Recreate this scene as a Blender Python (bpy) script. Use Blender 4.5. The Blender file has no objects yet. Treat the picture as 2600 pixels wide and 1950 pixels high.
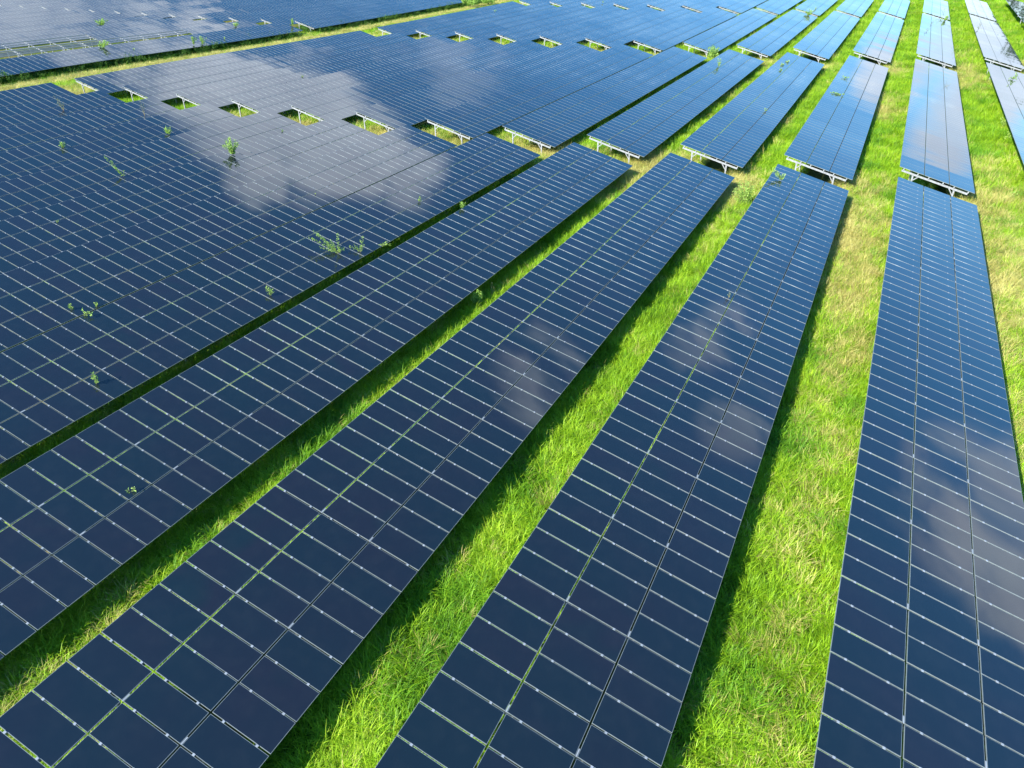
import bpy, math, random
import numpy as np
from mathutils import Matrix, Vector

rng = np.random.default_rng(7)
random.seed(7)
R_ = math.radians
scene = bpy.context.scene
COL = scene.collection

# ------------------------------------------------------------------ layout of the solar park (metres)
TILT = 0.2460990538          # the tables fall towards +X
CT, ST = math.cos(TILT), math.sin(TILT)
MOD = 2.0                    # module pitch across the table
D = 0.974532                 # module pitch along the row
X0, PITCH = 2.112857, 8.96941
SHEAR = 0.029775
QY = 0.3958e-4
LOW = 2.70                   # high table edge above the soil
WIDTH = 3 * MOD * CT
LX0, LPITCH = -122.5, 10.35  # the field beyond the track
CAM = Vector((0, 0, 16.0217932))

def surf(y):
    return QY * max(y, 0.0) ** 2

def lift(y):
    a = min(max((126.0 - y) / 58.0, 0.0), 1.0)
    return 0.55 * a * a * (3 - 2 * a)

def surf_left(y):
    return surf(y) + lift(y)

def surf_row(i):
    return (lambda y: surf(y) + lift(y) * {11: 0.9, 10: 0.3}[i]) if i >= 10 else surf

def terrain(x, y):
    a = min(max((-82.0 - x) / 14.0, 0.0), 1.0)
    a = a * a * (3 - 2 * a)
    return -LOW + surf(y) * (1 - a) + surf_left(y) * a

def row_x(i):
    return X0 - PITCH * i

# ------------------------------------------------------------------ helpers
def mesh_obj(name, verts, faces, mats, parent=None, mat_index=None, loc=None):
    me = bpy.data.meshes.new(name)
    me.from_pydata([tuple(v) for v in verts], [], [tuple(f) for f in faces])
    for m in (mats if isinstance(mats, (list, tuple)) else [mats]):
        me.materials.append(m)
    if mat_index is not None:
        me.polygons.foreach_set('material_index', np.asarray(mat_index, dtype=np.int32))
    me.update()
    return link(name, me, parent, loc)

def link(name, data, parent=None, loc=None):
    o = bpy.data.objects.new(name, data)
    COL.objects.link(o)
    if parent is not None:
        o.parent = parent
    if loc is not None:
        o.location = loc
    return o

def tag(o, label=None, cat=None, group=None, kind=None):
    if label: o['label'] = label
    if cat: o['category'] = cat
    if group: o['group'] = group
    if kind: o['kind'] = kind
    return o

class Geo:
    def __init__(self):
        self.v, self.f, self.m = [], [], []
    def box(self, c, ax, ay, az, mi=0):
        c, ax, ay, az = (np.array(a, float) for a in (c, ax, ay, az))
        b = len(self.v)
        for sz in (-1, 1):
            for sx, sy in ((-1, -1), (1, -1), (1, 1), (-1, 1)):
                self.v.append(c + sx * ax + sy * ay + sz * az)
        for f in ((0, 3, 2, 1), (4, 5, 6, 7), (0, 1, 5, 4), (1, 2, 6, 5), (2, 3, 7, 6), (3, 0, 4, 7)):
            self.f.append([b + k for k in f]); self.m.append(mi)
    def prism(self, prof, p0, p1, ex, ey, mi=0):
        # profile extruded from p0 to p1, profile axes ex / ey
        p0, p1, ex, ey = (np.array(a, float) for a in (p0, p1, ex, ey))
        b = len(self.v); n = len(prof)
        for p in (p0, p1):
            for a, c in prof:
                self.v.append(p + a * ex + c * ey)
        for k in range(n):
            k2 = (k + 1) % n
            self.f.append([b + k, b + k2, b + n + k2, b + n + k]); self.m.append(mi)
        self.f.append([b + k for k in range(n)][::-1]); self.m.append(mi)
        self.f.append([b + n + k for k in range(n)]); self.m.append(mi)
    def tube(self, pts, radii, n=5, mi=0):
        pts = [np.array(p, float) for p in pts]
        b = len(self.v)
        for k, p in enumerate(pts):
            d = pts[min(k + 1, len(pts) - 1)] - pts[max(k - 1, 0)]
            d /= np.linalg.norm(d) + 1e-9
            s = np.cross(d, (0.31, 0.87, 0.12)); s /= np.linalg.norm(s) + 1e-9
            t = np.cross(d, s)
            for q in range(n):
                a = 2 * math.pi * q / n
                self.v.append(p + radii[k] * (math.cos(a) * s + math.sin(a) * t))
        for k in range(len(pts) - 1):
            for q in range(n):
                q2 = (q + 1) % n
                self.f.append([b + k * n + q, b + k * n + q2, b + (k + 1) * n + q2, b + (k + 1) * n + q]); self.m.append(mi)
    def leaf(self, p, d, L, w, mi=0):
        # folded pointed leaf of four triangles
        p = np.array(p, float); d = np.array(d, float); d /= np.linalg.norm(d) + 1e-9
        s = np.cross(d, rng.normal(size=3)); s /= np.linalg.norm(s) + 1e-9
        n = np.cross(s, d)
        b = len(self.v)
        self.v += [p, p + d * L * .45 + s * w * .5 + n * w * .15, p + d * L - n * w * .25, p + d * L * .45 - s * w * .5 + n * w * .15, p + d * L * .5 - n * w * .05]
        for f in ((0, 1, 4), (1, 2, 4), (2, 3, 4), (3, 0, 4)):
            self.f.append([b + k for k in f]); self.m.append(mi)
    def obj(self, name, mats, parent=None, loc=None):
        return mesh_obj(name, self.v, self.f, mats, parent, self.m, loc)
    def mesh(self, name, mats):
        me = bpy.data.meshes.new(name)
        me.from_pydata([tuple(v) for v in self.v], [], self.f)
        for m in (mats if isinstance(mats, (list, tuple)) else [mats]): me.materials.append(m)
        me.polygons.foreach_set('material_index', np.asarray(self.m, dtype=np.int32))
        me.update()
        return me

# ------------------------------------------------------------------ materials
def new_mat(name):
    m = bpy.data.materials.new(name); m.use_nodes = True
    nt = m.node_tree
    return m, nt, nt.nodes, nt.nodes['Principled BSDF']

def ramp(nodes, stops, interp='LINEAR'):
    r = nodes.new('ShaderNodeValToRGB'); r.color_ramp.interpolation = interp
    while len(r.color_ramp.elements) > 1: r.color_ramp.elements.remove(r.color_ramp.elements[0])
    r.color_ramp.elements[0].position = stops[0][0]; r.color_ramp.elements[0].color = (*stops[0][1], 1)
    for p, c in stops[1:]:
        e = r.color_ramp.elements.new(p); e.color = (*c, 1)
    return r

def glass_mat(name, attr):
    m, nt, N, P = new_mat(name)
    if attr:
        src = N.new('ShaderNodeAttribute'); src.attribute_name = 'tint'; out = src.outputs['Fac']
    else:
        src = N.new('ShaderNodeObjectInfo'); out = src.outputs['Random']
    r = ramp(N, [(0.0, (0.0056, 0.0128, 0.0172)), (0.4, (0.0066, 0.0120, 0.0176)), (0.62, (0.0082, 0.0112, 0.0174)), (0.78, (0.0094, 0.0108, 0.0172)), (0.9, (0.0068, 0.0126, 0.0168)), (1.0, (0.0056, 0.0134, 0.0176))])
    # thin-film colour drift inside one module
    tc = N.new('ShaderNodeTexCoord'); nz = N.new('ShaderNodeTexNoise'); nz.inputs['Scale'].default_value = 0.55; nz.inputs['Detail'].default_value = 1.0
    geo = N.new('ShaderNodeNewGeometry')
    nt.links.new(geo.outputs['Position'], nz.inputs['Vector'])
    ad = N.new('ShaderNodeMath'); ad.operation = 'MULTIPLY_ADD'; ad.inputs[1].default_value = 0.55; 
    nt.links.new(out, ad.inputs[0]); 
    sc = N.new('ShaderNodeMath'); sc.operation = 'MULTIPLY_ADD'; sc.inputs[1].default_value = 0.7; sc.inputs[2].default_value = -0.12
    nt.links.new(nz.outputs['Fac'], sc.inputs[0]); nt.links.new(sc.outputs[0], ad.inputs[2])
    nt.links.new(ad.outputs[0], r.inputs['Fac'])
    # dust: faint pale film
    nz2 = N.new('ShaderNodeTexNoise'); nz2.inputs['Scale'].default_value = 2.3; nz2.inputs['Detail'].default_value = 5
    nt.links.new(geo.outputs['Position'], nz2.inputs['Vector'])
    mr = N.new('ShaderNodeMapRange'); mr.inputs['From Min'].default_value = 0.45; mr.inputs['From Max'].default_value = 0.8; mr.inputs['To Min'].default_value = 0.0; mr.inputs['To Max'].default_value = 0.012
    nt.links.new(nz2.outputs['Fac'], mr.inputs['Value'])
    mx = N.new('ShaderNodeMix'); mx.data_type = 'RGBA'; mx.inputs['B'].default_value = (0.25, 0.25, 0.24, 1)
    nt.links.new(mr.outputs[0], mx.inputs['Factor']); nt.links.new(r.outputs['Color'], mx.inputs['A'])
    nt.links.new(mx.outputs['Result'], P.inputs['Base Color'])
    P.inputs['Roughness'].default_value = 0.035
    P.inputs['IOR'].default_value = 1.72
    return m

def metal_mat(name, col, rough, metallic=1.0, var=0.12):
    m, nt, N, P = new_mat(name)
    geo = N.new('ShaderNodeNewGeometry'); nz = N.new('ShaderNodeTexNoise'); nz.inputs['Scale'].default_value = 6; nz.inputs['Detail'].default_value = 6
    nt.links.new(geo.outputs['Position'], nz.inputs['Vector'])
    r = ramp(N, [(0.3, tuple(c * (1 - var) for c in col)), (0.7, tuple(min(1, c * (1 + var)) for c in col))])
    nt.links.new(nz.outputs['Fac'], r.inputs['Fac']); nt.links.new(r.outputs['Color'], P.inputs['Base Color'])
    P.inputs['Metallic'].default_value = metallic; P.inputs['Roughness'].default_value = rough
    return m

def leaf_mat(name, stops, trans=0.35, noise=0.0, rough=0.5, spec=0.3):
    m, nt, N, P = new_mat(name)
    oi = N.new('ShaderNodeObjectInfo'); geo = N.new('ShaderNodeNewGeometry')
    add = N.new('ShaderNodeMath'); add.operation = 'MULTIPLY_ADD'; add.inputs[1].default_value = 0.62
    nt.links.new(geo.outputs['Random Per Island'], add.inputs[0])
    nz = N.new('ShaderNodeTexNoise'); nz.inputs['Scale'].default_value = 0.33; nz.inputs['Detail'].default_value = 3
    nt.links.new(geo.outputs['Position'], nz.inputs['Vector'])
    mr = N.new('ShaderNodeMapRange'); mr.inputs['From Min'].default_value = 0.3; mr.inputs['From Max'].default_value = 0.7; mr.inputs['To Min'].default_value = 0.0; mr.inputs['To Max'].default_value = 0.4
    nt.links.new(nz.outputs['Fac'], mr.inputs['Value']); nt.links.new(mr.outputs[0], add.inputs[2])
    r = ramp(N, stops); nt.links.new(add.outputs[0], r.inputs['Fac'])
    nt.links.new(r.outputs['Color'], P.inputs['Base Color'])
    P.inputs['Roughness'].default_value = rough; P.inputs['Specular IOR Level'].default_value = spec
    tr = N.new('ShaderNodeBsdfTranslucent'); nt.links.new(r.outputs['Color'], tr.inputs['Color'])
    mx = N.new('ShaderNodeMixShader'); mx.inputs['Fac'].default_value = trans
    nt.links.new(P.outputs[0], mx.inputs[1]); nt.links.new(tr.outputs[0], mx.inputs[2])
    nt.links.new(mx.outputs[0], N['Material Output'].inputs['Surface'])
    return m

M_GLASS = glass_mat('panel_glass', False)
M_BANK = glass_mat('panel_bank_glass', True)
M_ALU = metal_mat('aluminium_frame', (0.20, 0.235, 0.24), 0.5, 0.2)
M_STEEL = metal_mat('galvanised_steel', (0.33, 0.34, 0.355), 0.5, 0.3, 0.25)
M_PURLIN = metal_mat('purlin_steel', (0.46, 0.47, 0.49), 0.5, 0.5)
M_CLAMP = metal_mat('clamp_metal', (0.36, 0.39, 0.41), 0.5, 0.3)
M_BACK = metal_mat('panel_back', (0.16, 0.17, 0.18), 0.5, 0.0)
M_GRASS = leaf_mat('grass_blade', [(0.0, (0.085, 0.19, 0.010)), (0.3, (0.185, 0.38, 0.011)), (0.65, (0.32, 0.55, 0.016)), (1.0, (0.50, 0.66, 0.045))], 0.35)
M_LUSH = leaf_mat('lush_blade', [(0.0, (0.055, 0.16, 0.012)), (0.5, (0.14, 0.35, 0.014)), (1.0, (0.29, 0.53, 0.02))], 0.35)
M_DRY = leaf_mat('dry_blade', [(0.0, (0.30, 0.29, 0.07)), (0.5, (0.52, 0.48, 0.13)), (1.0, (0.68, 0.62, 0.24))], 0.3)
M_LEAF = leaf_mat('weed_leaf', [(0.0, (0.20, 0.36, 0.06)), (0.5, (0.34, 0.53, 0.10)), (1.0, (0.52, 0.68, 0.18))], 0.35)
M_LEAF_DULL = leaf_mat('dull_leaf', [(0.0, (0.12, 0.18, 0.08)), (0.5, (0.20, 0.27, 0.13)), (1.0, (0.32, 0.38, 0.20))], 0.3)
M_LEAF_DARK = leaf_mat('shrub_leaf', [(0.0, (0.035, 0.10, 0.012)), (0.5, (0.07, 0.17, 0.02)), (1.0, (0.14, 0.27, 0.03))], 0.35)
M_TREE = leaf_mat('far_tree_leaf', [(0.0, (0.02, 0.045, 0.015)), (1.0, (0.05, 0.09, 0.03))], 0.2)
M_STEM = metal_mat('plant_stem', (0.14, 0.13, 0.06), 0.7, 0.0)
M_STALK = metal_mat('dry_stalk', (0.36, 0.22, 0.11), 0.7, 0.0)

def ground_mat():
    m, nt, N, P = new_mat('meadow_soil')
    geo = N.new('ShaderNodeNewGeometry')
    n1 = N.new('ShaderNodeTexNoise'); n1.inputs['Scale'].default_value = 0.22; n1.inputs['Detail'].default_value = 8; n1.inputs['Roughness'].default_value = 0.65
    n2 = N.new('ShaderNodeTexNoise'); n2.inputs['Scale'].default_value = 5.5; n2.inputs['Detail'].default_value = 8; n2.inputs['Roughness'].default_value = 0.7
    for n in (n1, n2): nt.links.new(geo.outputs['Position'], n.inputs['Vector'])
    r1 = ramp(N, [(0.35, (0.08, 0.14, 0.018)), (0.5, (0.14, 0.18, 0.03)), (0.62, (0.22, 0.19, 0.06)), (0.75, (0.28, 0.22, 0.10))])
    r2 = ramp(N, [(0.3, (0.35, 0.33, 0.3)), (0.7, (1.0, 1.0, 1.0))])
    nt.links.new(n1.outputs['Fac'], r1.inputs['Fac']); nt.links.new(n2.outputs['Fac'], r2.inputs['Fac'])
    mx = N.new('ShaderNodeMix'); mx.data_type = 'RGBA'; mx.blend_type = 'MULTIPLY'; mx.inputs['Factor'].default_value = 1
    nt.links.new(r1.outputs['Color'], mx.inputs['A']); nt.links.new(r2.outputs['Color'], mx.inputs['B'])
    # worn tan soil along the track
    sep = N.new('ShaderNodeSeparateXYZ'); nt.links.new(geo.outputs['Position'], sep.inputs[0])
    ad = N.new('ShaderNodeMath'); ad.operation = 'ADD'; ad.inputs[1].default_value = 102.5; nt.links.new(sep.outputs['X'], ad.inputs[0])
    ab = N.new('ShaderNodeMath'); ab.operation = 'ABSOLUTE'; nt.links.new(ad.outputs[0], ab.inputs[0])
    wob = N.new('ShaderNodeMath'); wob.operation = 'MULTIPLY_ADD'; wob.inputs[1].default_value = 6.0; nt.links.new(n1.outputs['Fac'], wob.inputs[0]); nt.links.new(ab.outputs[0], wob.inputs[2])
    mr = N.new('ShaderNodeMapRange'); mr.inputs['From Min'].default_value = 9.5; mr.inputs['From Max'].default_value = 5.5
    nt.links.new(wob.outputs[0], mr.inputs['Value'])
    mx2 = N.new('ShaderNodeMix'); mx2.data_type = 'RGBA'; mx2.inputs['B'].default_value = (0.46, 0.33, 0.17, 1)
    nt.links.new(mr.outputs[0], mx2.inputs['Factor']); nt.links.new(mx.outputs['Result'], mx2.inputs['A'])
    nt.links.new(mx2.outputs['Result'], P.inputs['Base Color'])
    P.inputs['Roughness'].default_value = 0.95; P.inputs['Specular IOR Level'].default_value = 0.1
    bp = N.new('ShaderNodeBump'); bp.inputs['Strength'].default_value = 0.6; bp.inputs['Distance'].default_value = 0.15
    nt.links.new(n2.outputs['Fac'], bp.inputs['Height']); nt.links.new(bp.outputs[0], P.inputs['Normal'])
    return m
M_SOIL = ground_mat()

# ------------------------------------------------------------------ camera
F_PX, YAW, PIT, ROL = 1770.5253569997428, 0.47302850690039167, 0.5701897348723616, -0.007135766459476342
cy, sy, cp, sp = math.cos(YAW), math.sin(YAW), math.cos(PIT), math.sin(PIT)
fwd = Vector((-sy * cp, cy * cp, -sp)); right = Vector((cy, sy, 0)); up = right.cross(fwd)
r2 = right * math.cos(ROL) + up * math.sin(ROL); u2 = -right * math.sin(ROL) + up * math.cos(ROL)
cam = bpy.data.cameras.new('camera'); cam_o = bpy.data.objects.new('camera', cam); COL.objects.link(cam_o)
cam.sensor_width = 36; cam.lens = F_PX / 2600 * 36; cam.clip_end = 4000; cam.clip_start = 0.1
mw = Matrix.Identity(4)
for k in range(3):
    mw[k][0] = r2[k]; mw[k][1] = u2[k]; mw[k][2] = -fwd[k]
mw.translation = CAM
cam_o.matrix_world = mw
scene.camera = cam_o

def project(p):
    d = Vector(p) - CAM
    z = d.dot(fwd)
    if z < 1: return None
    return (1300 + F_PX * d.dot(r2) / z, 975 - F_PX * d.dot(u2) / z, z)

def in_view(p, m=0):
    s = project(p)
    return s is not None and -m < s[0] < 2600 + m and -m < s[1] < 1950 + m

# ------------------------------------------------------------------ sun and sky
SUN_EL, SUN_AZ = R_(34.0), math.atan2(-0.40, -0.917)   # azimuth measured from +Y towards +X
to_sun = Vector((math.cos(SUN_EL) * math.sin(SUN_AZ), math.cos(SUN_EL) * math.cos(SUN_AZ), math.sin(SUN_EL)))
sun = bpy.data.lights.new('sun', 'SUN'); sun.energy = 5.0; sun.angle = R_(0.53); sun.color = (1.0, 0.93, 0.82)
sun_o = bpy.data.objects.new('sun', sun); COL.objects.link(sun_o)
sun_o.rotation_euler = to_sun.to_track_quat('Z', 'Y').to_euler()
sun_o.location = to_sun * 300

world = bpy.data.worlds.new('World'); scene.world = world; world.use_nodes = True
W = world.node_tree; WN = W.nodes; WL = W.links
bg = WN['Background']; bg.inputs['Strength'].default_value = 0.11
sky = WN.new('ShaderNodeTexSky'); sky.sky_type = 'NISHITA'; sky.sun_disc = False
sky.sun_elevation = SUN_EL; sky.sun_rotation = SUN_AZ % (2 * math.pi); sky.altitude = 100; sky.air_density = 1.0; sky.dust_density = 0.6; sky.ozone_density = 2.5
tcw = WN.new('ShaderNodeTexCoord')
nrm = WN.new('ShaderNodeVectorMath'); nrm.operation = 'NORMALIZE'; WL.new(tcw.outputs['Generated'], nrm.inputs[0])
sepw = WN.new('ShaderNodeSeparateXYZ'); WL.new(nrm.outputs[0], sepw.inputs[0])
def wmath(op, a, b=None, c=None, clamp=False):
    n = WN.new('ShaderNodeMath'); n.operation = op; n.use_clamp = clamp
    for k, v in enumerate((a, b, c)):
        if v is None: continue
        if isinstance(v, (int, float)): n.inputs[k].default_value = v
        else: WL.new(v, n.inputs[k])
    return n.outputs[0]
zc = wmath('MAXIMUM', sepw.outputs['Z'], 0.02)
zd = wmath('ADD', zc, 0.10)
comb = WN.new('ShaderNodeCombineXYZ')
WL.new(wmath('DIVIDE', sepw.outputs['X'], zd), comb.inputs[0]); WL.new(wmath('DIVIDE', sepw.outputs['Y'], zd), comb.inputs[1])
cn = WN.new('ShaderNodeTexNoise'); cn.inputs['Scale'].default_value = 6.5; cn.inputs['Detail'].default_value = 8; cn.inputs['Roughness'].default_value = 0.55; cn.inputs['Distortion'].default_value = 0.5
flat = WN.new('ShaderNodeVectorMath'); flat.operation = 'MULTIPLY'; flat.inputs[1].default_value = (1.0, 1.0, 3.0); WL.new(nrm.outputs[0], flat.inputs[0])
WL.new(flat.outputs[0], cn.inputs['Vector'])
# cloud banks stand where the panels mirror them: (azimuth from +Y to +X, elevation, radius, weight), degrees
BANKS = [(-55, 26.0, 3.2, .58), (-50.5, 27.5, 2.6, .52), (-46.5, 28.3, 2.4, .66), (-42.5, 29.2, 3.4, 1.0), (-38.5, 30.2, 4.4, 1.2), (-37.5, 33.8, 2.6, 1.1), (-33, 30.3, 4.2, 1.2), (-28.8, 30.4, 3.2, 1.05), (-24.3, 30.8, 2.6, .85), (-36, 27.4, 3.0, .75), (-29.5, 26.5, 3.2, .42), (-24, 21.8, 3.5, .3), (-60, 24.5, 3.5, .7),
         (-3.6, 39.8, 3.8, .54), (-4.8, 37.4, 2.6, .42), (6.5, 29.5, 2.6, .42), (7.2, 26.8, 2.4, .40), (14, 31.8, 3.2, .40), (27, 24.5, 3.6, .55), (31.5, 23.4, 4.6, .8), (36, 22.4, 5.0, .9), (41, 23, 5, .55),
         (9.3, 8.2, 2.8, 1.05), (9.5, 5.0, 2.6, .9), (4.2, 8.2, 2.2, .9), (6.2, 4.2, 2.8, .9), (14, 4.5, 3.5, .45), (1, 4, 3.0, .3)]
acc = None
for az, el, rad, wgt in BANKS:
    a, e = R_(az), R_(el)
    dn = WN.new('ShaderNodeVectorMath'); dn.operation = 'DOT_PRODUCT'
    WL.new(nrm.outputs[0], dn.inputs[0]); dn.inputs[1].default_value = (math.cos(e) * math.sin(a), math.cos(e) * math.cos(a), math.sin(e))
    mrn = WN.new('ShaderNodeMapRange'); mrn.interpolation_type = 'SMOOTHSTEP'
    mrn.inputs['From Min'].default_value = math.cos(R_(rad * 1.5)); mrn.inputs['From Max'].default_value = math.cos(R_(rad * 0.1))
    mrn.inputs['To Min'].default_value = 0; mrn.inputs['To Max'].default_value = wgt
    WL.new(dn.outputs['Value'], mrn.inputs['Value'])
    acc = mrn.outputs[0] if acc is None else wmath('MAXIMUM', acc, mrn.outputs[0])
dens = wmath('MINIMUM', wmath('ADD', wmath('MULTIPLY_ADD', cn.outputs['Fac'], 2.8, -1.4), acc), wmath('MULTIPLY', acc, 1.5))
mrd = WN.new('ShaderNodeMapRange'); mrd.interpolation_type = 'SMOOTHSTEP'
mrd.inputs['From Min'].default_value = 0.12; mrd.inputs['From Max'].default_value = 1.08
WL.new(dens, mrd.inputs['Value'])
cmask = wmath('MULTIPLY', mrd.outputs[0], 0.92)
# brightness of the cloud itself: thin silver rims, greyer cores
cn2 = WN.new('ShaderNodeTexNoise'); cn2.inputs['Scale'].default_value = 9.0; cn2.inputs['Detail'].default_value = 5
WL.new(flat.outputs[0], cn2.inputs['Vector'])
crmp = WN.new('ShaderNodeValToRGB')
crmp.color_ramp.elements[0].position = 0.3; crmp.color_ramp.elements[0].color = (4.6, 5.3, 6.5, 1)
crmp.color_ramp.elements[1].position = 0.7; crmp.color_ramp.elements[1].color = (6.6, 7.4, 8.6, 1)
WL.new(cn2.outputs['Fac'], crmp.inputs['Fac'])
wmix = WN.new('ShaderNodeMix'); wmix.data_type = 'RGBA'; wmix.clamp_factor = True
grade = WN.new('ShaderNodeMix'); grade.data_type = 'RGBA'; grade.blend_type = 'MULTIPLY'; grade.inputs['Factor'].default_value = 1; grade.inputs['Factor'].default_value = 1
tint = WN.new('ShaderNodeMapRange'); tint.data_type = 'FLOAT_VECTOR'
tint.inputs[7].default_value = (0.0, 0.0, 0.0); tint.inputs[8].default_value = (0.34, 0.34, 0.34)
tint.inputs[9].default_value = (0.76, 0.96, 1.08); tint.inputs[10].default_value = (0.40, 0.93, 1.24)
zzz = WN.new('ShaderNodeCombineXYZ')
for _k in range(3): WL.new(sepw.outputs['Z'], zzz.inputs[_k])
WL.new(zzz.outputs[0], tint.inputs[6]); WL.new(tint.outputs[1], grade.inputs['B'])
WL.new(sky.outputs[0], grade.inputs['A'])
WL.new(cmask, wmix.inputs['Factor']); WL.new(grade.outputs['Result'], wmix.inputs['A']); 
gain = WN.new('ShaderNodeMapRange'); gain.inputs['From Min'].default_value = 0.08; gain.inputs['From Max'].default_value = 0.45; gain.inputs['To Min'].default_value = 0.84; gain.inputs['To Max'].default_value = 1.12
WL.new(sepw.outputs['Z'], gain.inputs['Value'])
cgain = WN.new('ShaderNodeVectorMath'); cgain.operation = 'SCALE'; WL.new(crmp.outputs['Color'], cgain.inputs[0]); WL.new(gain.outputs[0], cgain.inputs['Scale'])
WL.new(cgain.outputs[0], wmix.inputs['B'])
WL.new(wmix.outputs['Result'], bg.inputs['Color'])


scene.view_settings.view_transform = 'Standard'; scene.view_settings.look = 'None'
scene.view_settings.exposure = 1.25; scene.view_settings.gamma = 1
scene.cycles.max_bounces = 6; scene.cycles.diffuse_bounces = 3; scene.cycles.glossy_bounces = 3; scene.cycles.transmission_bounces = 3; scene.cycles.transparent_max_bounces = 4
scene.cycles.caustics_reflective = False; scene.cycles.caustics_refractive = False

# ------------------------------------------------------------------ ground
gx = np.concatenate([np.arange(-700, -130, 30), np.arange(-130, -92, 3), np.arange(-92, 700, 30)]).tolist()
gy = np.concatenate([np.arange(-200, 60, 20), np.arange(60, 240, 8), np.arange(240, 900, 60)]).tolist()
gv = [(x, y, terrain(x, min(y, 260))) for y in gy for x in gx]
nx = len(gx)
gf = [(j * nx + i, j * nx + i + 1, (j + 1) * nx + i + 1, (j + 1) * nx + i) for j in range(len(gy) - 1) for i in range(nx - 1)]
tag(mesh_obj('ground', gv, gf, M_SOIL), kind='structure', label='grassy level ground under and between the solar rows')

# ------------------------------------------------------------------ one module
GAP_S, GAP = 0.055, 0.044
def module_geo(d):
    hx, hy, th, lip = (MOD - GAP_S) / 2, (d - GAP) / 2, 0.036, 0.010
    v = []
    for z in (-th, 0):
        v += [(-hx, -hy, z), (hx, -hy, z), (hx, hy, z), (-hx, hy, z)]
    v += [(-hx + lip, -hy + lip, 0), (hx - lip, -hy + lip, 0), (hx - lip, hy - lip, 0), (-hx + lip, hy - lip, 0)]
    f = [(8, 9, 10, 11), (4, 5, 9, 8), (5, 6, 10, 9), (6, 7, 11, 10), (7, 4, 8, 11), (0, 1, 5, 4), (1, 2, 6, 5), (2, 3, 7, 6), (3, 0, 4, 7), (0, 3, 2, 1)]
    m = [0, 1, 1, 1, 1, 1, 1, 1, 1, 2]
    return np.array(v), np.array(f), m
MV, MF, MM = module_geo(D)
panel_me = bpy.data.meshes.new('solar_panel')
panel_me.from_pydata([tuple(v) for v in MV], [], [tuple(f) for f in MF])
for m in (M_GLASS, M_ALU, M_BACK): panel_me.materials.append(m)
panel_me.polygons.foreach_set('material_index', np.array(MM, dtype=np.int32)); panel_me.update()

def rot_xy(a, b):
    ca, sa, cb, sb = math.cos(a), math.sin(a), math.cos(b), math.sin(b)
    Rx = np.array([[1, 0, 0], [0, ca, -sa], [0, sa, ca]]); Ry = np.array([[cb, 0, sb], [0, 1, 0], [-sb, 0, cb]])
    return Ry @ Rx
RT = rot_xy(0, TILT)          # table frame: x runs down the slope, z is its normal

# ------------------------------------------------------------------ frames under the tables (coordinates relative to the high edge)
U = np.array([CT, 0, -ST]); V = np.array([ST, 0, CT])
def uv(u, v, y=0.0): return U * u + V * v + np.array([0, y, 0])
def c_prof(w, h, t): return [(0, -h / 2), (w, -h / 2), (w, -h / 2 + t), (t, -h / 2 + t), (t, h / 2 - t), (w, h / 2 - t), (w, h / 2), (0, h / 2)]
def rafter_mesh():
    g = Geo(); g.prism(c_prof(0.07, 0.145, 0.012), uv(0.32, -0.275), uv(5.55, -0.275), (0, 1, 0), V); return g.mesh('rafter', M_STEEL)
def post_mesh(u):
    g = Geo(); top = uv(u, -0.36); g.prism(c_prof(0.09, 0.12, 0.014), (top[0], 0.02, top[2]), (top[0], 0.02, -3.0), (0, 1, 0), (1, 0, 0))
    g.box((top[0], 0.055, top[2] + 0.03), (0.09, 0, 0), (0, 0.012, 0), (0, 0, 0.07)); return g.mesh('post', M_STEEL)
def brace_mesh(u, s):
    g = Geo(); top = uv(u + s * 0.40, -0.36); a = uv(u, -0.36); bot = np.array([a[0] + s * 0.05, 0, a[2] - 0.38])
    d = top - bot; d /= np.linalg.norm(d); n = np.cross(d, (0, 1, 0))
    g.prism([(0, -.035), (.05, -.035), (.05, .035), (0, .035)], bot + (0, .03, 0), top + (0, .03, 0), (0, 1, 0), n); return g.mesh('brace', M_STEEL)
ME_RAFTER, ME_POSTS, ME_BRACES = rafter_mesh(), [post_mesh(1.28), post_mesh(4.55)], [brace_mesh(1.28, 1), brace_mesh(4.55, -1)]
PURLIN_U = [0.42, 1.56, 2.42, 3.56, 4.42, 5.52]

def add_frame(root, y, with_legs=True):
    # y relative to root; root sits at (left edge x, near end y, 0)
    z = root['_s'](root['_y'] + y) if False else root_surf[root.name](root_y[root.name] + y)
    ra = link('rafter', ME_RAFTER, root, (0, y, z - root_z[root.name]))
    if with_legs:
        for k in (0, 1):
            link('post', ME_POSTS[k], ra); link('brace', ME_BRACES[k], ra)
    return ra
root_surf, root_y, root_z = {}, {}, {}

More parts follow.
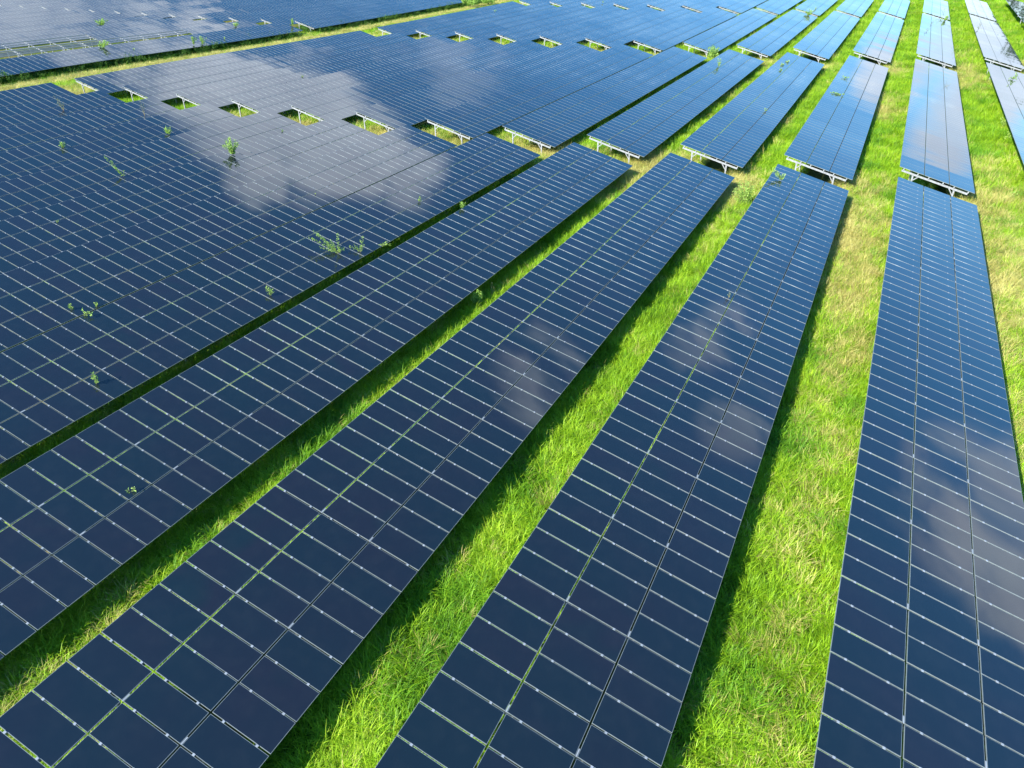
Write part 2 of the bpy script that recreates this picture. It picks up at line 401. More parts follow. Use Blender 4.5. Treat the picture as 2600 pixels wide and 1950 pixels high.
def make_row(label, xl, y0, n, sfun, singles=0, frames=(0,), d=D, skip=None, clamps=False, purlins=True, group=None, offset=0, lastframe=True, name='solar_row'):
    """one table row: n x 3 modules from y0 towards +Y; skip(k, c) leaves modules out"""
    root = bpy.data.objects.new(name, None); COL.objects.link(root); root.empty_display_size = 0.5
    z0 = sfun(y0) - LOW
    root.location = (xl, y0, z0)
    tag(root, label, 'solar panels', group)
    root_surf[root.name], root_y[root.name], root_z[root.name] = sfun, y0, z0
    row_a, row_b = R_(rng.normal(0, 0.08)), R_(rng.normal(0, 0.20))
    items = []
    fa = fb = la = 0; wob = rng.uniform(0, 6.28); wl = rng.uniform(20, 40)
    for k in range(n):
        if k % 4 == 0: fa, fb = R_(rng.normal(0, 0.10)), R_(rng.normal(0, 0.08))
        y = y0 + (k + 0.5) * d + rng.normal(0, .005)
        la = R_(rng.normal(0, 0.11))
        slope = math.atan((sfun(y + .5) - sfun(y - .5)))
        wv = R_(0.16) * math.sin(wob + 6.283 * y / wl)
        for c in range(3):
            if skip and skip(k, c): continue
            a = slope + row_a + fa + la + wv + R_(rng.normal(0, 0.045)); b = TILT + row_b + fb + R_(rng.normal(0, 0.06))
            cpos = np.array([xl, y, sfun(y)]) + U * ((c + 0.5) * MOD)
            items.append((cpos, rot_xy(a, b) * np.array([1, d / D, 1]), k, c))
    base = np.array(root.location)
    if singles:
        vis = sorted(((project(it[0])[2], q) for q, it in enumerate(items) if in_view(it[0], 60)))[:singles]
        pick = {q for _, q in vis}
    else:
        pick = set()
    rest = []
    for q, (p, Rm, k, c) in enumerate(items):
        if q in pick:
            o = link('solar_panel', panel_me, root)
            m4 = Matrix(Rm.tolist()).to_4x4(); m4.translation = Vector(p - base); o.matrix_local = m4
        else:
            rest.append((p, Rm))
    if rest:
        V_ = np.concatenate([MV @ Rm.T + (p - base) for p, Rm in rest])
        Fc = np.concatenate([MF + 12 * q for q in range(len(rest))])
        me = bpy.data.meshes.new('panel_bank')
        me.vertices.add(len(V_)); me.vertices.foreach_set('co', V_.ravel())
        me.loops.add(Fc.size); me.loops.foreach_set('vertex_index', Fc.ravel().astype(np.int32))
        me.polygons.add(len(Fc)); me.polygons.foreach_set('loop_start', np.arange(0, Fc.size, 4, dtype=np.int32))
        for m in (M_BANK, M_ALU, M_BACK): me.materials.append(m)
        me.polygons.foreach_set('material_index', np.tile(np.array(MM, dtype=np.int32), len(rest)))
        at = me.attributes.new('tint', 'FLOAT', 'FACE')
        at.data.foreach_set('value', np.repeat(rng.uniform(0, 1, len(rest)), len(MF)).astype(np.float32))
        me.update(calc_edges=True); me.validate()
        ob = link('panel_bank', me, root); ob['kind'] = 'stuff'
    # purlins, six per table, kinked at every frame to follow the ground
    if purlins:
        for u in PURLIN_U:
            g = Geo(); step = 8
            ks = list(range(0, n, step)) + [n]
            for ka, kb in zip(ks[:-1], ks[1:]):
                ya, yb = ka * d - (0.0 if ka else -0.02), kb * d
                pa = uv(u, -0.115, ya) + (0, 0, sfun(y0 + ya) - z0); pb = uv(u, -0.115, yb) + (0, 0, sfun(y0 + yb) - z0)
                g.prism([(-.032, -.07), (.032, -.07), (.032, .07), (-.032, .07)], pa, pb, U, V)
            g.obj('purlin', M_PURLIN, root)
    for k in frames:
        add_frame(root, 0.10 + k * 4 * d)
    if lastframe:
        add_frame(root, n * d - 0.18)
    if clamps:
        g = Geo()
        for k in range(1, n):
            y = y0 + k * d
            for c in range(3):
                for s in (0.22, 0.78):
                    p = np.array([xl, y, sfun(y)]) + U * ((c + s) * MOD) - base
                    if in_view(p + base, 40) and not (skip and skip(k, c)):
                        g.box(p + V * 0.002, U * 0.035, (0, 0.030, 0), V * 0.010)
        for k in range(4, n, 4):
            for c in (1, 2):
                p = np.array([xl, y0 + k * d + 0.12, sfun(y0 + k * d)]) + U * (c * MOD) - base
                if in_view(p + base, 40) and not (skip and skip(k, c)):
                    g.box(p - V * 0.006, U * 0.016, (0, 0.11, 0), V * 0.008)
        if g.v:
            cl = g.obj('clamp', M_CLAMP, root); cl['kind'] = 'stuff'
    return root

ORD = ['first', 'second', 'third', 'fourth', 'fifth', 'sixth', 'seventh', 'eighth', 'ninth', 'tenth', 'eleventh', 'twelfth', 'thirteenth', 'fourteenth']
N1 = 66
far1 = lambda i: 62.02 + SHEAR * (row_x(i) - X0)
for i in range(0, 12):
    extra = {0: ' with mirrored grey cloud', 1: ' with a leaning weed', 4: ' with two bushy weeds', 11: ' beside the dirt track'}.get(i, '')
    make_row(f'dark solar row, {ORD[i]} from right in the nearest block{extra}', row_x(i), far1(i) - N1 * D, N1, surf_row(i), singles=100,
             frames=range(0, 17) if i < 5 else (0, 14, 15), clamps=i < 7, group='solar rows of the nearest block')
for i in range(-1, 12):
    nm = ORD[i + 1]
    extra = {-1: ' with dark tree reflections', 0: ' mirroring white clouds', 11: ' beside the dirt track'}.get(i, '')
    make_row(f'blue solar row, {nm} from right in the second block{extra}', row_x(i), 65.15 + SHEAR * row_x(i), 63, surf_row(i), singles=100 if i < 8 else 0,
             frames=(0, 1, 2), group='solar rows of the second block')
for i in range(-2, 12):
    nm = ORD[i + 2]
    extra = {11: ' beside the dirt track'}.get(i, '')
    make_row(f'pale blue solar row, {nm} from the right in the third block{extra}', row_x(i), 132.15 + SHEAR * row_x(i), 63, surf, frames=(0, 1), group='solar rows of the third block', lastframe=False)
for i in range(-2, 12):
    nm = ORD[i + 2]
    make_row(f'distant solar row cut by the upper edge, {nm} from the right in the farthest block', row_x(i), 197.0 + SHEAR * row_x(i), 44, surf, frames=(0,), group='solar rows of the farthest block', lastframe=False)

# the field beyond the track
DL = 1.03
for j in range(0, 14):
    xl = LX0 - LPITCH * j
    yb = 133.8 + 0.28 * j
    if j <= 8:
        n = 68; ys = yb - 4.0 - n * DL
        skip = None
        if j == 1: skip = lambda k, c, ys=ys: ys + k * DL < 111.5
        if j == 2: skip = lambda k, c, ys=ys: ys + k * DL < 97.0
        extra = {0: 'lining the overgrown track', 1: 'half stripped bare', 2: 'near end stripped bare'}.get(j, f'{ORD[j]} behind the overgrown track')
        make_row(f'blue solar row of the field beyond the track, near part, {extra}', xl, ys, n, surf_left, d=DL, skip=skip,
                 frames=range(0, 18) if j in (1, 2) else (0, 15, 16), group='solar rows beyond the track, near part')
    else:
        n = 12; ys = yb - 4.0 - n * DL
        make_row(f'short grey-blue solar row in the far corner beyond the track, {ORD[j]} row back', xl, ys, n, surf_left, d=DL, frames=(0,), group='solar rows beyond the track, near part')
    extra = {0: 'lining the overgrown track'}.get(j, f'{ORD[j]} behind the overgrown track')
    make_row(f'blue-grey solar row of the field beyond the track, far part, {extra}', xl, yb, 64, surf_left, d=DL, frames=(0, 1), group='solar rows beyond the track, far part', lastframe=False)

# ------------------------------------------------------------------ grass: tufts scattered with geometry nodes
hidden = bpy.data.collections.new('tuft_library')
def tuft(name, mat, nb, rad, hmin, hmax, wid, droop, seed, heads=False):
    r = np.random.default_rng(seed)
    v, f = [], []
    for _ in range(nb):
        a = r.uniform(0, 6.283); rr = rad * math.sqrt(r.uniform()); bx, by = rr * math.cos(a), rr * math.sin(a)
        da = a + r.normal(0, 0.9); L = r.uniform(hmin, hmax); w = wid * r.uniform(0.6, 1.2); lean = r.uniform(0.08, 0.55); dr = droop * r.uniform(0.5, 1.4)
        dx, dy = math.cos(da), math.sin(da); px, py = -dy, dx
        b = len(v); pos = np.array([bx, by, 0.0]); ang = lean; seg = 4
        for k in range(seg + 1):
            t = k / seg; ww = w * (1 - t ** 1.6) * 0.5 + 0.0008
            v.append((pos[0] + px * ww, pos[1] + py * ww, pos[2])); v.append((pos[0] - px * ww, pos[1] - py * ww, pos[2]))
            pos = pos + np.array([math.sin(ang) * dx, math.sin(ang) * dy, math.cos(ang)]) * L / seg
            ang += dr / seg * (0.6 + t)
        for k in range(seg):
            f.append((b + 2 * k, b + 2 * k + 1, b + 2 * k + 3, b + 2 * k + 2))
    me = bpy.data.meshes.new(name); me.from_pydata(v, [], f); me.materials.append(mat); me.update()
    o = bpy.data.objects.new(name, me); return o
def leafy(name, mat, seed, h=1.2, w=0.7, nl=150, ls=0.13):
    r = np.random.default_rng(seed); g = Geo()
    for _ in range(9):
        a = r.uniform(0, 6.283); tip = np.array([math.cos(a) * w * r.uniform(.2, 1), math.sin(a) * w * r.uniform(.2, 1), h * r.uniform(.5, 1.05)])
        for _ in range(nl // 9):
            t = r.uniform(0.15, 1) ** .7; p = tip * t + r.normal(0, .07, 3); p[2] = abs(p[2])
            g.leaf(p, r.normal(size=3) + (0, 0, .5), ls * r.uniform(.6, 1.3), ls * .55)
    me = g.mesh(name, mat); return bpy.data.objects.new(name, me)

def library(name, objs):
    c = bpy.data.collections.new(name)
    for o in objs: c.objects.link(o)
    return c
def scatter(name, label, pts, rots, scls, idxs, coll):
    me = bpy.data.meshes.new(name)
    me.vertices.add(len(pts)); me.vertices.foreach_set('co', np.asarray(pts, np.float32).ravel())
    a = me.attributes.new('rot', 'FLOAT_VECTOR', 'POINT'); a.data.foreach_set('vector', np.asarray(rots, np.float32).ravel())
    a = me.attributes.new('scl', 'FLOAT_VECTOR', 'POINT'); a.data.foreach_set('vector', np.asarray(scls, np.float32).ravel())
    a = me.attributes.new('pick', 'INT', 'POINT'); a.data.foreach_set('value', np.asarray(idxs, np.int32))
    o = link(name, me); tag(o, label, name.replace('_', ' '), kind='stuff')
    ng = bpy.data.node_groups.new(name + '_nodes', 'GeometryNodeTree')
    ng.interface.new_socket('Geometry', in_out='INPUT', socket_type='NodeSocketGeometry'); ng.interface.new_socket('Geometry', in_out='OUTPUT', socket_type='NodeSocketGeometry')
    n = ng.nodes; gi = n.new('NodeGroupInput'); go = n.new('NodeGroupOutput'); ip = n.new('GeometryNodeInstanceOnPoints'); ci = n.new('GeometryNodeCollectionInfo')
    ci.inputs['Collection'].default_value = coll; ci.inputs['Separate Children'].default_value = True; ci.inputs['Reset Children'].default_value = True
    ip.inputs['Pick Instance'].default_value = True
    def na(nm, t):
        k = n.new('GeometryNodeInputNamedAttribute'); k.data_type = t; k.inputs['Name'].default_value = nm; return k.outputs['Attribute']
    e2r = n.new('FunctionNodeEulerToRotation')
    ng.links.new(na('rot', 'FLOAT_VECTOR'), e2r.inputs[0]); ng.links.new(e2r.outputs[0], ip.inputs['Rotation'])
    ng.links.new(na('scl', 'FLOAT_VECTOR'), ip.inputs['Scale']); ng.links.new(na('pick', 'INT'), ip.inputs['Instance Index'])
    ng.links.new(gi.outputs[0], ip.inputs['Points']); ng.links.new(ci.outputs[0], ip.inputs['Instance']); ng.links.new(ip.outputs[0], go.inputs[0])
    md = o.modifiers.new('scatter', 'NODES'); md.node_group = ng
    return o

# smooth value noise for patches of green and straw
_g = rng.uniform(0, 1, (64, 64))
def vnoise(x, y, s):
    x, y = x / s + 100, y / s + 100
    xi, yi = int(math.floor(x)), int(math.floor(y)); fx, fy = x - xi, y - yi
    fx, fy = fx * fx * (3 - 2 * fx), fy * fy * (3 - 2 * fy)
    g = lambda a, b: _g[a % 64, b % 64]
    return (g(xi, yi) * (1 - fx) + g(xi + 1, yi) * fx) * (1 - fy) + (g(xi, yi + 1) * (1 - fx) + g(xi + 1, yi + 1) * fx) * fy
# straw patches seen in the photograph: x, y, radius x, radius y, weight
STRAW = [(-0.6, 55, 3.2, 9, 1.1), (0.6, 45, 1.8, 8, 1.0), (-2.2, 66, 4, 6, .9), (-10.9, 61, 3, 7, 1.1), (-9.2, 50, 1.5, 6, .4), (-19.5, 64, 5, 7, 1.1), (-29, 65, 6, 4, 1.1), (8.4, 50, 4, 15, 1.0), (8.0, 66, 4, 7, .9), (9.5, 75, 3, 8, .5), (8.6, 34, 2, 10, .6),
         (1.2, 34, 1.5, 8, .58), (1.0, 24, 1.4, 7, .58), (1.3, 17.5, 1.2, 5, .48), (1.6, 13, 1.0, 3, .45), (-7.6, 22, .8, 6, .35), (-2.0, 101, 4, 9, .8), (-2.3, 131, 4, 8, .9), (-11, 130, 4, 10, .6), (8.5, 128, 4, 14, .8), (9, 150, 4, 10, .6), (-20, 128, 4, 9, .8), (-2.5, 168, 4, 16, .6), (17.5, 128, 4, 15, .9),
         (-11.2, 88, 3, 10, .4), (-20, 100, 3, 14, .5), (-17.9, 6.5, 1.6, 4.5, .6), (-38, 65, 9, 4, .9), (-47, 64, 9, 4, 1.0), (-56, 64, 9, 4, 1.0), (-66, 63, 9, 4, .8), (-101, 64, 6, 12, 1), (-102, 100, 4, 60, 1), (-102, 180, 4, 60, 1), (-72, 130, 60, 5, .9)]
def dryness(x, y):
    v = 0.0
    for a, b, ra, rb, w in STRAW:
        q = ((x - a) / ra) ** 2 + ((y - b) / rb) ** 2
        if q < 4: v = max(v, w * math.exp(-q * .9))
    return v + 0.30 * (vnoise(x, y, 3.1) - 0.5) + 0.15 * (vnoise(x, y, 0.9) - .5)

green_lib = library('green_tufts', [tuft('tuft_%02d' % k, M_GRASS, 42, 0.28, 0.38, 0.84, 0.024, 1.7, 100 + k) for k in range(8)])
lush_lib = library('lush_tufts', [tuft('lush_%02d' % k, M_LUSH, 34, 0.27, 0.50, 0.98, 0.028, 1.9, 200 + k) for k in range(6)])
dry_lib = library('dry_tufts', [tuft('dry_%02d' % k, M_DRY, 52, 0.28, 0.40, 0.95, 0.017, 2.1, 300 + k) for k in range(8)])
shrub_lib = library('shrub_tufts', [leafy('leafy_%02d' % k, M_LEAF_DARK, 400 + k) for k in range(6)] )

G, Lh, Dr, Sh = [], [], [], []
def put(lst, x, y, s, nlib, lean=0.25):
    la = 6.283 * vnoise(x, y, 4.0) * 2; tl = lean * rng.uniform(0, 1)
    lst.append(((x, y, terrain(x, y) - 0.03), (tl * math.cos(la) + rng.normal(0, .08), tl * math.sin(la) + rng.normal(0, .08), rng.uniform(0, 6.283)), (s * rng.uniform(.85, 1.2), s * rng.uniform(.85, 1.2), s * rng.uniform(.7, 1.15)), rng.integers(nlib)))
def fill(xa, xb, ya, yb, dens, s, hmul=1.0):
    n = int((xb - xa) * (yb - ya) * dens)
    for x, y in zip(rng.uniform(xa, xb, n), rng.uniform(ya, yb, n)):
        if not in_view((x, y, terrain(x, y) + .3), 130): continue
        dz = dryness(x, y); r = rng.uniform()
        if r < min(max((dz - 0.18) * 1.15, 0.03), 0.92): put(Dr, x, y, s * hmul * 0.98, 8, 0.5)
        elif vnoise(x + 40, y, 2.2) > 0.62 + 0.25 * rng.uniform(): put(Lh, x, y, s * hmul, 6)
        else: put(G, x, y, s * hmul * (0.82 + 0.36 * vnoise(x, y + 30, 2.5)), 8)
for i in range(-3, 5):                        # strips between row i+1 (its low edge) and row i (its high edge)
    xa = row_x(i + 1) + WIDTH - 1.3; xb = row_x(i) + (1.6 if i > 0 else 3.0)
    if i >= 3: xb = row_x(i) + 0.2
    fill(xa, xb, 0, 36, 15, 1.0); fill(xa, xb, 36, 64, 11, 1.12); fill(xa, xb, 64, 132, 6.5, 1.35); fill(xa, xb, 132, 275, 2.6, 1.9)
for i in range(5, 12):
    xa = row_x(i + 1) + WIDTH - 0.8
    fill(xa, xa + 2.4, 0, 62, 5, 1.15)
for i in range(3, 12):                        # openings between the blocks
    xa, xb = row_x(i) - 3.4, row_x(i) + WIDTH
    fill(xa, xb, 60.0, 70.0, 6.5, 1.2); fill(xa, xb, 125.5, 140, 3, 1.5)
    if i < 12: fill(xa, xb, 190, 205, 1.6, 1.9)
fill(-110, -96, 50, 235, 3.0, 1.2)
for x, y in zip(rng.uniform(-126, -109.5, 17000), rng.uniform(50, 225, 17000)):
    if not in_view((x, y, -2), 100): continue
    r = rng.uniform()
    if 128.2 < y < 133.5 and x < -113.5:
        put(G if r < .7 else Dr, x, y, 1.25, 8); continue
    if x < -116.2:
        if r < .5: put(Sh, x, y, rng.uniform(.7, 1.15) * (0.75 + .6 * vnoise(x, y, 5)), 6)
        else: put(Lh, x, y, 1.2, 6)
    elif x < -114.2:
        if r < .25: put(Sh, x, y, rng.uniform(.35, .6), 6)
        else: put(Lh if r < .7 else G, x, y, .72, 6)
    elif r < .75: put(Dr, x, y, 1.15, 8, .5)
    else: put(G, x, y, .9, 8)
for nm, lb, lst, lib in (('grass', 'bright green grass in the strips between the solar rows', G, green_lib), ('tall_grass', 'darker long-bladed grass growing among the bright grass', Lh, lush_lib), ('dry_grass', 'straw-coloured dry grass in patches and along the track', Dr, dry_lib), ('undergrowth', 'dark leafy undergrowth below the panels beyond the track', Sh, shrub_lib)):
    p, r, s, k = zip(*lst)
    scatter(nm, lb, p, r, s, k, lib)
print('tufts', len(G), len(Lh), len(Dr), len(Sh))

# ------------------------------------------------------------------ weeds, saplings and shrubs, each a thing of its own
CR = Vector((r2.x, r2.y, 0)).normalized()      # horizontal direction used to lean the stems
def snap_gap(x, y, xl, y0, d):
    k = round((y - y0) / d); return y0 + k * d
def weed(label, base, tips, leaf=0.07, per_m=34, mat=None, stem=0.008, name='weed', cat='weed', root=None, spread=0.06, group=None, curve=0.15):
    """stems from the soil through the gap in the panels; tips are (up, sideways, forward) from base"""
    mat = mat or M_LEAF
    bx, by, bz = base
    gz = terrain(bx, by)
    root = bpy.data.objects.new(name, None); COL.objects.link(root); root.location = (bx, by, gz)
    tag(root, label, cat, group)
    fw = Vector((-CR.y, CR.x, 0))
    gs, gl = Geo(), Geo()
    b0 = Vector((0, 0, bz - gz))
    if bz - gz > 0.15: gs.tube([(0, 0, -.05), tuple(b0)], [stem * 1.3, stem * 1.2], 5)
    for t in tips:
        h, l = t[0], t[1]; fo = t[2] if len(t) > 2 else rng.normal(0, .12) * max(h, .3)
        end = b0 + Vector((0, 0, h)) + CR * l + fw * fo
        mid = b0.lerp(end, .5) + Vector((rng.normal(0, .04), rng.normal(0, .04), curve * abs(l) * .6))
        pts = []
        for k in range(7):
            s = k / 6; p = b0 * (1 - s) ** 2 + mid * 2 * s * (1 - s) + end * s ** 2; pts.append(np.array(p))
        gs.tube(pts, [stem * (1 - .75 * k / 6) for k in range(7)], 4)
        Lg = sum(np.linalg.norm(pts[k + 1] - pts[k]) for k in range(6))
        nl = max(5, int(Lg * per_m))
        for q in range(nl):
            s = rng.uniform(0.10, 1.0); k = min(int(s * 6), 5); p = pts[k] + (pts[k + 1] - pts[k]) * (s * 6 - k)
            dr = pts[k + 1] - pts[k]; dr = dr / (np.linalg.norm(dr) + 1e-9)
            dv = rng.normal(size=3); dv -= dr * dv.dot(dr) * .6; dv /= np.linalg.norm(dv) + 1e-9
            p = p + dv * spread * rng.uniform(0, 1)
            gl.leaf(p, dv + dr * .5 + (0, 0, .15), leaf * rng.uniform(.6, 1.3), leaf * .55 * rng.uniform(.8, 1.2))
    gs.obj('stem', M_STEM if mat is not M_LEAF_DULL else M_STALK, root); gl.obj('foliage', mat, root)
    return root
def fan(h, w, n, lean=0.0):
    return [(h * rng.uniform(.45, 1.0) if k else h, lean + (rng.uniform(-.5, .5) * w if k else 0), rng.uniform(-.3, .3) * w) for k in range(n)]
def on_row(i, u, y, left=False):
    xl = LX0 - LPITCH * i if left else row_x(i); s = surf_left if left else surf_row(i)
    return (xl + u * CT, y, s(y) - u * ST)

SP = 'weeds growing up through the panels'
weed('large spreading leafy weed with long arching branches on the fifth solar row', on_row(4, 4.64, 32.71), [(1.48, -1.45), (1.09, -1.65), (1.4, .16), (.41, -1.14), (.38, .5), (1.3, -1.21), (.6, -.7), (.8, -.4), (.5, .1), (.9, -.9), (.35, -.3), (.3, .2)], .085, 46, group=SP)
weed('smaller upright leafy weed just right of the large spreading weed', on_row(4, 5.52, 33.9), [(.45, -.71), (.55, -.35), (1.1, .24), (.51, .24), (.8, .1), (.3, -.3)], .085, 42, group=SP)
weed('bright leaf spray hanging over the dark slit below the large weed', on_row(4, 5.95, 35.6), [(.25, .45), (.1, .6), (.15, -.1), (.2, .25)], .10, 40, group=SP)
weed('tall sparse olive-green weed leaning left near the upper left bare frames', on_row(10, 3.19, 52.14), [(1.55, -.69), (1.3, -.3), (1.0, .35), (.8, -.5), (1.2, -.15), (.6, .2)], .10, 26, M_LEAF_DULL, group=SP)
weed('thin upright reddish-grey weed below the second opening from the track', on_row(9, 3.91, 55.19), [(1.7, 0), (1.3, .25), (1.1, -.3), (.9, .1)], .08, 24, M_LEAF_DULL, group=SP)
weed('compact round bright green weed between the reddish weed and the tall sapling', on_row(8, 4.29, 50.38), fan(.74, .8, 9), .13, 40, group=SP)
weed('small fresh green weed on the dark rows at the left side', on_row(8, 1.85, 40.7), fan(.58, .65, 7, -.05), .12, 36, group=SP)
weed('long slanting stem with paired leaves leaning left over the dark panels', on_row(7, 4.25, 38.11), [(1.76, -1.05), (1.3, -.65), (.5, .12), (.8, -.5)], .11, 34, group=SP)
weed('bright green sapling with a full crown standing at the edge of the cloud reflection', on_row(6, .95, 45.11), fan(1.47, 1.35, 15), .13, 42, stem=.014, name='sapling', cat='sapling', group=SP)
weed('tiny seedling alone on the panels below the wide rail opening', on_row(5, 4.39, 41.38), fan(.14, .1, 3), .06, 40, group=SP)
weed('tiny yellow-green seedling on the dark left panels', on_row(6, 2.26, 27.54), fan(.16, .15, 3), .06, 50, group=SP)
weed('tiny pale weed just below the fourth square opening', on_row(7, 4.94, 56.77), fan(.27, .22, 4), .09, 34, group=SP)
weed('faint flat weed on the grey cloud reflection', on_row(9, 3.62, 82.07), fan(.25, .6, 5), .11, 26, group=SP)
weed('small two-leaved weed left of the thin dark seam', on_row(5, 5.26, 19.97), fan(.35, .22, 5), .09, 40, group=SP)
weed('small weed sprouting just above the thin dark seam', on_row(5, 5.87, 21.0), fan(.26, .24, 5), .09, 40, group=SP)
weed('low weed straddling the thin dark seam between two panel rows', on_row(4, .07, 18.35), [(.29, -.12), (.2, .25), (.15, .4), (.22, .05)], .10, 40, group=SP)
weed('grey-green weed casting a long shadow on the lower left panels', on_row(4, 4.65, 15.36), [(.62, -.04), (.5, .07), (.4, -.1), (.3, .14), (.25, .05)], .075, 60, group=SP)
weed('pale leafy weed with a clear shadow right of the lower left weed', on_row(4, 5.06, 26.15), [(.5, -.22), (.52, -.08), (.4, .1), (.3, .2), (.42, -.02)], .075, 56, group=SP)
weed('small yellow-green weed lying on the second nearest dark row at left', on_row(3, 3.75, 10.87), [(.2, .1), (.12, -.12), (.1, .15)], .07, 60, group=SP)
weed('single small leafy shoot above the middle dark slit', on_row(4, 4.03, 43.23), fan(.39, .22, 4), .11, 30, group=SP)
weed('bright leaf tuft poking out of the dark slit', on_row(3, .03, 40.9), fan(.42, .55, 6), .12, 36, group=SP)
weed('small pale bush on the third block near the track', on_row(11, 3.77, 173.77), fan(.45, .8, 5), .18, 20, group=SP)
weed('faint thin shoot near the upper edge of the photo', on_row(9, 3.67, 202.19), fan(.8, .5, 4), .16, 18, group=SP)
weed('small green shoot on the fifth row of the second block', on_row(3, 1.87, 111.08), fan(1.1, .5, 6, .05), .16, 24, group=SP)
for k, (u, y, w, t) in enumerate([(1.17, 114.86, .7, 'middle'), (1.42, 118.27, .72, 'topmost'), (1.63, 110.85, .7, 'lowest')]):
    weed(f'flat low weed clump on a blue panel, {t} of the three on that row', on_row(2, u, y), fan(.27, w, 6, -.1), .15, 26, group=SP)
weed('flat dark weed on the row mirroring cloud edges, upper of two', on_row(1, 1.3, 107.42), [(.3, -.4), (.2, .3), (.15, -.2), (.25, .1)], .16, 34, group=SP)
weed('long flat dark weed on the row mirroring cloud edges, lower of two', on_row(1, 1.78, 96.3), [(.3, -1.3), (.22, -.8), (.2, -.3), (.15, .3), (.2, -.6)], .16, 30, group=SP)
weed('small yellowish weed in the middle of a blue row', on_row(2, 3.99, 86.44), fan(.33, .33, 5), .11, 34, group=SP)
weed('leafy weed crowding the rail at the far end of a distant row', on_row(3, 4.14, 191.4), fan(1.2, 2.0, 12), .26, 18, group=SP)
weed('thin weed above the rail on a distant row', on_row(3, 3.97, 204.48), fan(.7, .45, 4), .18, 18, group=SP)
weed('leaning weed with its shadow at the far end of the second nearest row', on_row(1, .96, 57.93), [(.95, -.85), (.8, -.5), (.5, -.1), (.7, -.7), (.4, .1), (.6, -.3), (.3, .05), (.5, .15)], .11, 44, group=SP)
weed('tall thin stem above the rail of a pale distant row', on_row(0, 4.52, 200.29), [(2.0, -.6), (1.4, -.2), (1.2, -.6)], .14, 16, M_LEAF_DULL, group=SP)
weed('leafy bush filling the gap between two pale distant rows', on_row(0, 4.79, 191.7), fan(.95, 1.7, 12, -.1), .24, 20, group=SP)
weed('thin bent twig on the pale row below the leafy bush', on_row(0, 1.99, 178.08), [(.83, .6), (.5, .2), (.3, .5)], .12, 18, M_LEAF_DULL, group=SP)
weed('faint dry weed on the pale row below the bent twig', on_row(0, 1.31, 163.36), fan(.64, .45, 4), .14, 16, M_LEAF_DULL, group=SP)
weed('thin forked weed on the rightmost far row', on_row(-1, .69, 167.56), [(1.4, 0), (.8, -.35), (1.0, .2)], .14, 22, M_LEAF_DULL, group=SP)
weed('leafy green weed at the right edge of the photo', on_row(-1, 2.99, 117.73), [(.9, .1), (.6, .4), (.3, -.5), (.5, .2), (.2, .4)], .17, 34, group=SP)
weed('thin pale twig on the row of bright cloud reflections', on_row(0, 4.32, 111.11), [(.55, -.18), (.25, .5), (.35, -.3)], .10, 18, M_LEAF_DULL, group=SP)
weed('small pale weed on the second nearest row', on_row(1, 1.8, 35.56), fan(.34, .12, 3), .07, 40, M_LEAF_DULL, group=SP)
LP = 'plants in the field beyond the track'
weed('wide green bush among the dark patches beyond the track', on_row(4, 2.99, 114.22, True), fan(1.3, 2.8, 14, .2), .3, 16, group=LP)
weed('green bush in front of the bare rails', on_row(0, .9, 85.5, True), fan(1.1, 2.0, 12), .24, 18, group=LP)
weed('slender sapling beyond the track, left of a pair', on_row(0, 5.0, 100.95, True), fan(1.56, 1.3, 8, .1), .2, 18, name='sapling', cat='sapling', group=LP)
weed('slender sapling beyond the track, right of a pair', on_row(0, 5.3, 102.8, True), fan(1.5, 1.4, 8, .2), .2, 18, name='sapling', cat='sapling', group=LP)
weed('tiny round yellow-green plant right of the sapling pair', on_row(0, 4.24, 109.24, True), fan(.35, .4, 5), .14, 24, group=LP)
weed('green bush below the fifth small white rail', on_row(1, 2.81, 123.74, True), fan(1.0, 1.3, 9, .2), .24, 18, group=LP)
weed('narrow upright shrub beside the end rail above the track', on_row(0, 2.94, 130.0, True), fan(1.5, .45, 7, .1), .2, 26, name='shrub', cat='shrub', group=LP)
weed('tiny seedling on the row lining the overgrown track', on_row(0, 3.29, 89.42, True), fan(.2, .4, 4), .12, 24, group=LP)

GP = 'shrubs on the open ground'
weed('pale green sapling rooted in dry grass beside a row end', (-8.31, 57.39, terrain(-8.3, 57.4)), fan(2.25, 1.5, 22, -.2), .13, 34, stem=.016, name='sapling', cat='sapling', group=GP, spread=.12)
weed('bright green bush in the gap between second and third block', (-28.3, 130.4, terrain(-28, 130)), fan(2.5, 2.1, 26), .24, 26, stem=.02, name='bush', cat='bush', group=GP, spread=.15)
weed('dark green shrub in the right-hand grass strip, farther of two', (12.3, 96.3, terrain(12, 96)), fan(1.3, 1.2, 14, -.2), .16, 26, M_LEAF, name='shrub', cat='shrub', group=GP)
weed('dark green shrub in the right-hand grass strip, nearer of two', (12.2, 89.6, terrain(12, 90)), fan(1.2, 1.1, 14, -.2), .16, 26, M_LEAF, name='shrub', cat='shrub', group=GP)
weed('low green bush at the right edge above the dry grass', (11.2, 68.9, terrain(11, 69)), fan(.85, 1.2, 14, -.1), .14, 30, M_LEAF, name='bush', cat='bush', group=GP)
weed('broad-leaved bright weed standing in the shaded grass strip', (-19.0, 32.5, terrain(-19, 32.5)), fan(1.15, .7, 10), .15, 30, stem=.012, group=GP, spread=.1)
weed('dry reddish grass stalk beside the broad-leaved weed', (-18.7, 34.0, terrain(-19, 34)), [(1.0, -.05), (.8, .08), (.85, -.1)], .06, 30, M_LEAF_DULL, group=GP)

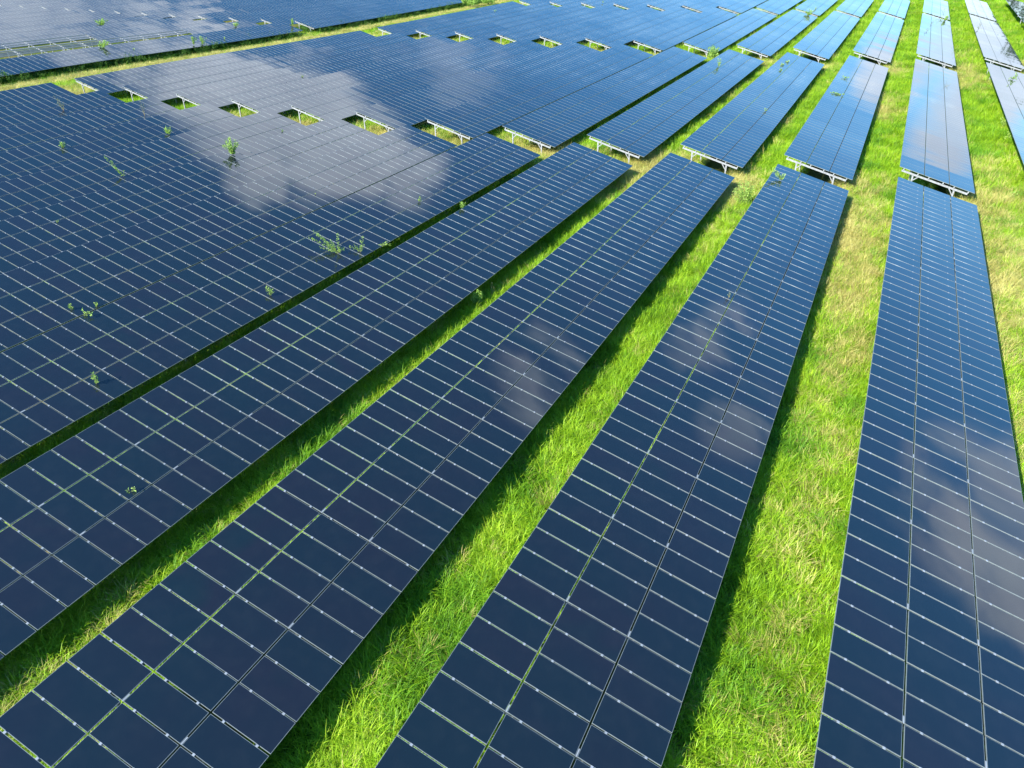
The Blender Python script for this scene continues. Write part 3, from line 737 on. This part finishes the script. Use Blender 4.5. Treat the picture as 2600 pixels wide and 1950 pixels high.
def small_tree(label, x, y, h, w, seed, name='small_tree'):
    r = np.random.default_rng(seed); z = terrain(x, y)
    root = bpy.data.objects.new(name, None); COL.objects.link(root); root.location = (x, y, z); tag(root, label, 'tree')
    gt, gl = Geo(), Geo(); tips = []
    gt.tube([(0, 0, -.1), (.08, .05, h * .25), (.0, .1, h * .5)], [.11, .09, .06], 7)
    for k in range(16):
        a = r.uniform(0, 6.283); st = np.array([.04, .07, h * r.uniform(.12, .5)]); e = np.array([math.cos(a) * w * r.uniform(.25, .55), math.sin(a) * w * r.uniform(.25, .55), h * r.uniform(.35, 1.0)])
        m = (st + e) / 2 + (0, 0, .25); gt.tube([st, m, e], [.05, .03, .01], 5); tips += [e, m * .4 + e * .6, (m + e) / 2]
    for t in tips:
        rad = r.uniform(.3, .75)
        for _ in range(70):
            d = r.normal(size=3); d /= np.linalg.norm(d); p = t + d * rad * r.uniform(.2, 1) ** .6 * (1, 1, .75)
            p[2] = max(p[2], .15); gl.leaf(p, d + (0, 0, .2), .26 * r.uniform(.6, 1.2), .15)
    gt.obj('trunk', M_STEM, root); gl.obj('crown', M_LEAF, root); return root
small_tree('rounded light green tree growing beside the track at the upper edge', -112.6, 195.5, 4.6, 5.6, 5)
small_tree('smaller bushy tree right of the rounded track-side tree', -110.8, 203.0, 2.6, 3.2, 6)

# wood beyond the far right corner: mirrored as the dark jagged band in the rightmost rows
g = Geo(); r = np.random.default_rng(77)
for k in range(50):
    x = 38 + k * 5.2 + r.normal(0, 2); y = 395 + r.normal(0, 8) - 0.25 * k; h = r.uniform(15, 22) * min(1.0, 0.55 + 0.12 * k); w = r.uniform(3, 5.5); z = terrain(x, 260)
    g.tube([(x, y, z - .2), (x, y, z + h * .6)], [.35, .15], 6, 1)
    for _ in range(260):
        t = r.uniform(); d = r.normal(size=3); d /= np.linalg.norm(d)
        p = np.array([x, y, z + h * .58]) + d * np.array([w, w, h * .45]) * r.uniform(.35, 1)
        g.leaf(p, d + (0, 0, .2), r.uniform(.9, 1.8), .9)
tag(g.obj('treeline', [M_TREE, M_STEM]), 'dark far-off wood beyond the right corner, mirrored in the rightmost rows', 'treeline', kind='stuff')
